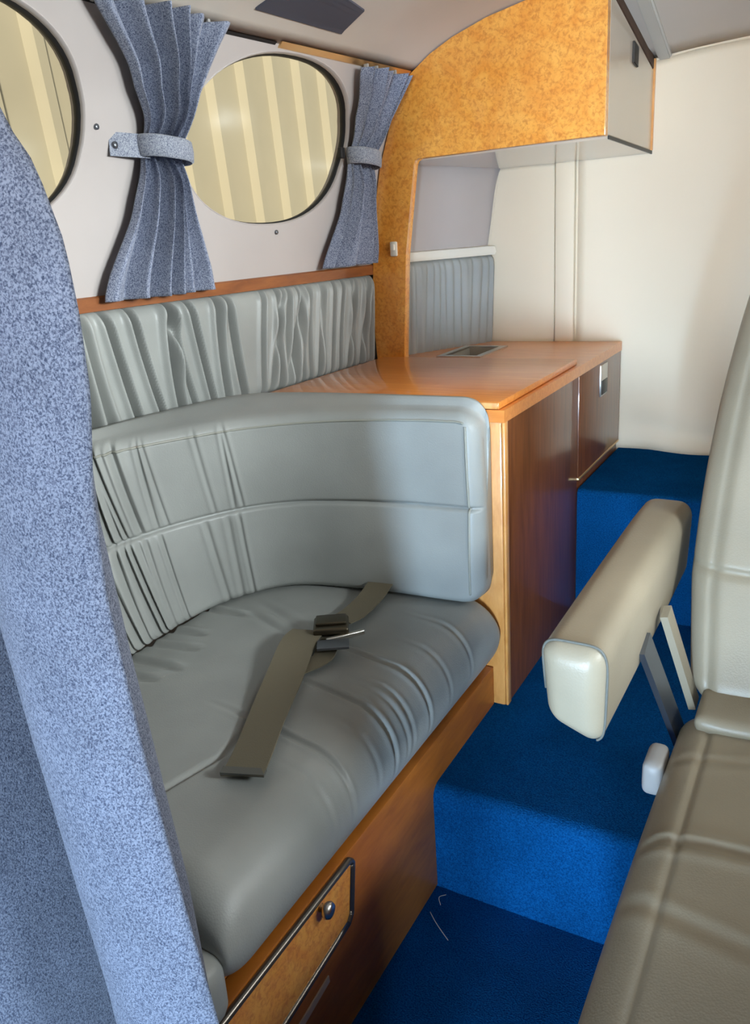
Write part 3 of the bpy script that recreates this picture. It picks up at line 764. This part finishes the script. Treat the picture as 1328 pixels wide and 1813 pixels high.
# ------------------------------------------------------------------ window curtains
def window_curtain(name, label, zs_k, left, right, npl, amp, off, tie_z, seed, phase=0.0, tie_tail=None):
    """gathered curtain hanging on the side wall; left/right give its Y edges by height"""
    th = thing(name, (wx(1.2, (left[0]+right[0])/2)+off, (left[0]+right[0])/2, 1.02), label, 'curtain', 'curtains between the oval windows')
    nz, ny = 90, 150; rn = random.Random(seed); ph = [rn.uniform(-.5, .5) for _ in range(9)]
    Z = np.linspace(zs_k[0], zs_k[-1], nz); A = np.interp(Z, zs_k, left); B = np.interp(Z, zs_k, right)
    ker = np.hanning(11); ker /= ker.sum()
    A = np.convolve(np.pad(A, 5, 'edge'), ker, 'valid'); B = np.convolve(np.pad(B, 5, 'edge'), ker, 'valid')
    verts = []; faces = []
    for side in (0, 1):
        for j in range(nz):
            pinch = math.exp(-((Z[j]-tie_z)/.035)**2)
            for i in range(ny):
                u = i/(ny-1)
                w_ = u+.030*math.sin(2*math.pi*(u*1.3+ph[0]))+.02*math.sin(9*Z[j]+ph[1]*6)*math.sin(math.pi*u)
                s2 = (.5-.5*math.cos(2*math.pi*(npl*w_+phase)))**.38
                d = off+amp*(1-.35*pinch)*s2*(.85+.25*math.sin(9*u+ph[2]*6))+.012*math.sin(math.pi*u)*(1-pinch)
                Y = A[j]+(B[j]-A[j])*u+.004*math.cos(2*math.pi*npl*w_)
                verts.append((wx(min(max(Z[j], 1.021), 1.425), Y)+max(d, .012)-(.0022 if side else 0), Y, Z[j]))
    N = nz*ny
    for j in range(nz-1):
        for i in range(ny-1):
            a = j*ny+i; q = (a, a+1, a+ny+1, a+ny); faces.append(q); faces.append(tuple(k+N for k in q)[::-1])
    for i in range(ny-1):
        for a in (i, (nz-1)*ny+i): faces.append((a, a+1, a+1+N, a+N))
    for j in range(nz-1):
        for a in (j*ny, j*ny+ny-1): faces.append((a, a+ny, a+ny+N, a+N))
    fin('fabric', verts, faces, 'tweed', th)
    # tie band: an oval loop round the waist plus its tail fastened to the wall
    ya, yb = np.interp(tie_z, zs_k, left), np.interp(tie_z, zs_k, right); yc = (ya+yb)/2; hw_ = (yb-ya)/2
    n = 40; rings = []
    for j, (dz, t) in enumerate(((-.017, -.001), (-.015, .002), (0, .0035), (.015, .002), (.017, -.001), (.015, -.002), (-.015, -.002))):
        r_ = []
        for k in range(n):
            an = 2*math.pi*k/n; yy = yc+(hw_+.004+t)*math.copysign(abs(math.cos(an))**.8, math.cos(an)); sn = math.sin(an)
            xx = wx(tie_z, yy)+(off+.018+(.036+t)*sn if sn > 0 else off+.018+.02*sn)
            r_.append((max(xx, wx(tie_z+dz, yy)+.004), yy, tie_z+dz+.006*math.cos(an)*-1))
        rings.append(r_)
    loft('tie_band', rings+[rings[0]], 'tweed_tie', th, caps=False)
    if tie_tail is not None:
        y1 = tie_tail; pts = [(wx(tie_z, y)+.004+.022*t, y, tie_z+.008-.004*t) for t, y in zip(np.linspace(0, 1, 8), np.linspace(y1, ya+.012, 8))]
        tl = ribbon('tie_tail', pts, (1, 0, 0), .036, .002, 'tweed_tie', th)
        lathe('stud', [(.004, .005), (.008, .006), (.010, .003)], 'steel', th, (wx(tie_z, y1+.008)+.002, y1+.008, tie_z+.006), 'x', 12)
    # small hooks at the head
    for y_ in np.linspace(left[-1]+.03, right[-1]-.03, 4):
        box('hook', (wx(1.42, y_)+.006, y_-.003, Z[-1]-.004), (wx(1.42, y_)+.016, y_+.003, Z[-1]+.010), 'plastic', th, .001)
    return th
zk = [1.012, 1.05, 1.14, 1.22, 1.25, 1.29, 1.36, 1.40, 1.426]
window_curtain('window_curtain', 'pleated blue-grey tweed curtain tied at the waist between the two oval windows', zk,
               [.985, .998, 1.050, 1.076, 1.080, 1.074, 1.022, .965, .925], [1.246, 1.236, 1.196, 1.170, 1.168, 1.174, 1.188, 1.200, 1.212], 6.0, .052, .006, 1.245, 2, .1, 1.030)
zk2 = [1.026, 1.06, 1.14, 1.22, 1.25, 1.29, 1.36, 1.39, 1.412]
window_curtain('window_curtain', 'narrow pleated blue-grey curtain tied beside the burl post', zk2,
               [1.590, 1.605, 1.648, 1.664, 1.666, 1.662, 1.640, 1.618, 1.605], [1.782, 1.780, 1.758, 1.746, 1.746, 1.750, 1.762, 1.768, 1.772], 4.0, .040, .004, 1.252, 4, .3, None)
o = rot_box('wall_catch', (-.004, -.008, -.010), (.006, .008, .012), (wx(1.262, 1.650)+.004, 1.650, 1.262), 0, 0, 'rubber', None, .002)
tag(o, 'small black catch on the wall beside the narrow curtain', 'catch')
for (y_, z_, lb) in ((1.003, 1.275, 'tiny screw head in the side wall left of the tied curtain'), (1.455, 1.108, 'tiny screw head in the side wall under an oval window')):
    s_o = lathe('screw_head', [(-.002, .0045), (.002, .0045), (.0032, .003)], 'steel', None, (wx(z_, y_)+.001, y_, z_), 'x', 14); tag(s_o, lb, 'screw')

# ------------------------------------------------------------------ big divider curtain hanging from the headliner
K = .80
edge = [(1.50, -.53), (1.35, -.525), (1.25, -.517), (1.176, -.500), (1.146, -.478), (1.095, -.463), (1.047, -.461), (.992, -.464), (.918, -.480), (.833, -.486), (.689, -.477), (.522, -.459), (.399, -.443), (.2, -.43), (-.1, -.42)]
ez = np.array([e_[0] for e_ in edge])[::-1]; ex = np.array([e_[1] for e_ in edge])[::-1]
plan = [(0, .402), (-.010, .390), (-.045, .370), (-.095, .364), (-.132, .380), (-.142, .430), (-.145, .490), (-.155, .520), (-.172, .518), (-.184, .480), (-.190, .430), (-.196, .380), (-.206, .335), (-.235, .300), (-.285, .292), (-.330, .320),
        (-.345, .38), (-.35, .45), (-.37, .50), (-.40, .50), (-.42, .44), (-.46, .40), (-.52, .40), (-.56, .44), (-.60, .50), (-.64, .52), (-.67, .49), (-.71, .45), (-.76, .45), (-.79, .49), (-.82, .52), (-.86, .48)]  # last folds, out of view, are carried on to the wall to block light
PL = smooth_path([(a, b, 0) for a, b in plan], 400)[:, :2]
nz = 110; verts = []; faces = []
ZZ = np.linspace(.035, 1.50, nz)
for side in (0, 1):
    for j, z in enumerate(ZZ):
        zo = 1.085+(z-1.085)/K
        xe = float(np.interp(zo, ez, ex))
        wid = float(np.interp(zo, [-.1, 1.1, 1.5], [1.0, 1.0, .96]))
        for i, (a, b) in enumerate(PL):
            gx = PL[min(i+1, 399)]-PL[max(i-1, 0)]; nn = np.array([gx[1], -gx[0]]); nn = nn/np.linalg.norm(nn)
            x = (xe+a*wid)*K; y = (b+.010*math.sin(3.1*z+a*9)*min(1, -a*8))*K
            x += .006*math.sin(4*z+7*a)*min(1, -a*6)
            if side: x += nn[0]*.003; y += nn[1]*.003
            x = max(x, -1.04, wx(min(z, 1.425), y)+.012)
            verts.append((x, y, min(z, cz(x)-.012)))
n = 400; N = nz*n
for j in range(nz-1):
    for i in range(n-1):
        a = j*n+i; q = (a, a+1, a+n+1, a+n); faces.append(q); faces.append(tuple(k+N for k in q)[::-1])
for i in range(n-1):
    for a in (i, (nz-1)*n+i): faces.append((a, a+1, a+1+N, a+N))
for j in range(nz-1):
    for a in (j*n, j*n+n-1): faces.append((a, a+n, a+n+N, a+N))
dc = thing('divider_curtain', (-.55, .37, .035), 'heavy blue-grey speckled tweed curtain hanging in deep folds in the aisle', 'curtain')
fin('fabric', verts, faces, 'tweed_big', dc)
xe = float(np.interp(1.085+(1.046-1.085)/K, ez, ex))
g = lathe('snap', [(0, .0025), (.001, .0028), (.002, .0015)], 'steel', dc, (0, 0, 0), 'z', 12)
g.data.transform(Matrix.Translation(Vector((xe*K-.006, .405*K, 1.062))) @ Matrix.Rotation(math.radians(70), 4, 'X') @ Matrix.Translation(dc.location))
g.data.transform(Matrix.Translation(-dc.location))
tube('track', [(x, .37, cz(x)-.008) for x in np.linspace(-.93, -.42, 24)], .009, 'ivory', dc)
# ------------------------------------------------------------------ aisle seat with armrest
cs = thing('aisle_seat', (.11, .72, 0), 'beige leather aisle seat with armrest, facing the front of the cabin', 'seat')
cr = Creases()
cr.add(.752, lean=.16, bow=-.75, w=.007, d=.005, v0=-.2, v1=.7, f=.08)
cr.add(.66, lean=-.25, bow=.3, w=.009, d=.0016, v0=-.2, v1=.5, f=.1)
cr.add(.92, lean=.1, bow=-.1, w=.008, d=.0016, v0=-.2, v1=.6, f=.1)
def seat_disp(V):
    top = np.clip((V[:, 2]-.425)/.02, 0, 1)
    V = V.copy()
    V[:, 2] += cr(V[:, 1], V[:, 0]+.12)*top
    # piped border seam along the sides of the top
    e = np.minimum(np.abs(V[:, 0]-(-.098)), np.abs(V[:, 0]-.318)); V[:, 2] -= .004*np.exp(-(e/.004)**2)*top
    V[:, 2] += .002*np.sin(V[:, 0]*23+1)*np.sin(V[:, 1]*15)*top
    return V
pad('seat_cushion', (-.138, .34, .315), (.36, 1.045, .447), .035, 'leather_chair', cs, (.006, .004, .014), (140, 190, 12), seat_disp)
for x_ in (-.098, .318):
    pp = [(x_, y, .4525+.009*(1-((y-.69)/.36)**2)) for y in np.linspace(.40, 1.0, 30)]
def lean(V):
    V = V.copy(); t = (V[:, 2]-.44)/.5
    V[:, 1] += (V[:, 2]-.44)*.36+.03*np.sin(np.clip(t, 0, 1)*math.pi)
    s = 1+.10*np.sin(np.clip(t, 0, 1.2)*2.4)-.18*np.clip(t-.3, 0, 1); V[:, 0] = .11+(V[:, 0]-.11)*s
    return V
def back_disp(V):
    V = V.copy(); fr = np.clip((1.10-V[:, 1])/.03, 0, 1)
    V[:, 1] += .007*fr*np.exp(-((V[:, 2]-.612)/.0045)**2)
    e = np.minimum(np.abs(V[:, 0]+.108), np.abs(V[:, 0]-.328)); V[:, 1] += .004*fr*np.exp(-(e/.006)**2)
    return V
pad('backrest', (-.136, 1.045, .435), (.356, 1.165, 1.12), .042, 'leather_chair', cs, (.004, .018, .004), (90, 10, 200), back_disp, lean)
def roll_d(V):
    V = V.copy(); V[:, 2] += .006*np.sin(V[:, 0]*18); return V
pad('back_flap', (-.118, .985, .446), (.345, 1.075, .470), .011, 'leather_chair', cs, (0, .004, .004), (50, 12, 6), roll_d)
# armrest
ar = None
def arm_xf(V):
    V = V.copy(); t = (V[:, 1]-.775)/.5; h = (V[:, 2]-.535)/.12; w_ = (V[:, 0]+.2200)/.0375
    V[:, 2] += .022*t+.014*np.clip(1-h, 0, 1)*np.clip(-w_, -1, 1)*1.0
    V[:, 0] += .012*t; V[:, 0] = -.22+.012*t+(V[:, 0]+.22-.012*t)*(.86+.14*np.clip(h, 0, 1))
    V[:, 1] += .014*(h-.5)*np.clip(1-t*4, 0, 1)*-1
    V[:, 2] -= .05*np.clip(t-.80, 0, 1)**1.4*h
    return V
ar = pad('armrest', (-.2575, .775, .535), (-.1825, 1.275, .652), (.022), 'leather_chair', cs, (.003, .006, .004), (20, 70, 24), None, arm_xf)
# stitched seam round the end face
lp = []
h_, w2 = .117/2, .075/2
for k in range(49):
    an = -.34*math.pi+1.36*math.pi*k/48
    c_, s_n = math.cos(an), math.sin(an); e_ = .42
    lp.append((-.22+(w2+.0002)*math.copysign(abs(c_)**e_, c_), .790, .5935+(h_+.0006)*math.copysign(abs(s_n)**e_, s_n)))
L = arm_xf(np.array(lp)); tube('seam', L.tolist(), .0016, 'stitch', ar, 6)
def bar(name, a, b, w, t, mat, parent, up=(1, 0, 0)):
    return ribbon(name, [Vector(a).lerp(Vector(b), k/6) for k in range(7)], up, w, t, mat, parent)
bar('strut', (-.182, .955, .575), (-.143, 1.035, .395), .036, .008, 'steel', cs)
bar('strut', (-.172, 1.035, .585), (-.134, 1.075, .430), .026, .010, 'leather_chair', cs)
pad('pivot_cover', (-.166, .905, .385), (-.140, .965, .432), .010, 'plastic', cs, (0, 0, 0), (6, 8, 8))
bm = bmesh.new(); bmesh.ops.create_cube(bm, size=1)
for v in bm.verts: v.co = Vector((.11+.40*v.co.x*(1 if v.co.z > 0 else .9), .70+.54*v.co.y, .16+.318*v.co.z))
bmesh.ops.bevel(bm, geom=list(bm.edges), offset=.012, segments=2, affect='EDGES')
from_bm('pedestal', bm, 'base_wood', cs, angle=40)
# ------------------------------------------------------------------ lint on the carpet edge
for pts, lb in (([(-.506, .955, .002), (-.488, .938, .004), (-.470, .925, .003), (-.455, .915, .002)], 'pale loose thread lying on the sunken blue carpet beside the settee base'),
                ([(-.497, 1.000, .003), (-.503, .985, .008), (-.496, .975, .003)], 'short curled pale thread at the foot of the carpeted step')):
    t_ = tube('loose_thread', smooth_path(pts, 14).tolist(), .0006, 'lint', None, 5)
    tag(t_, lb, 'thread', 'loose carpet threads')
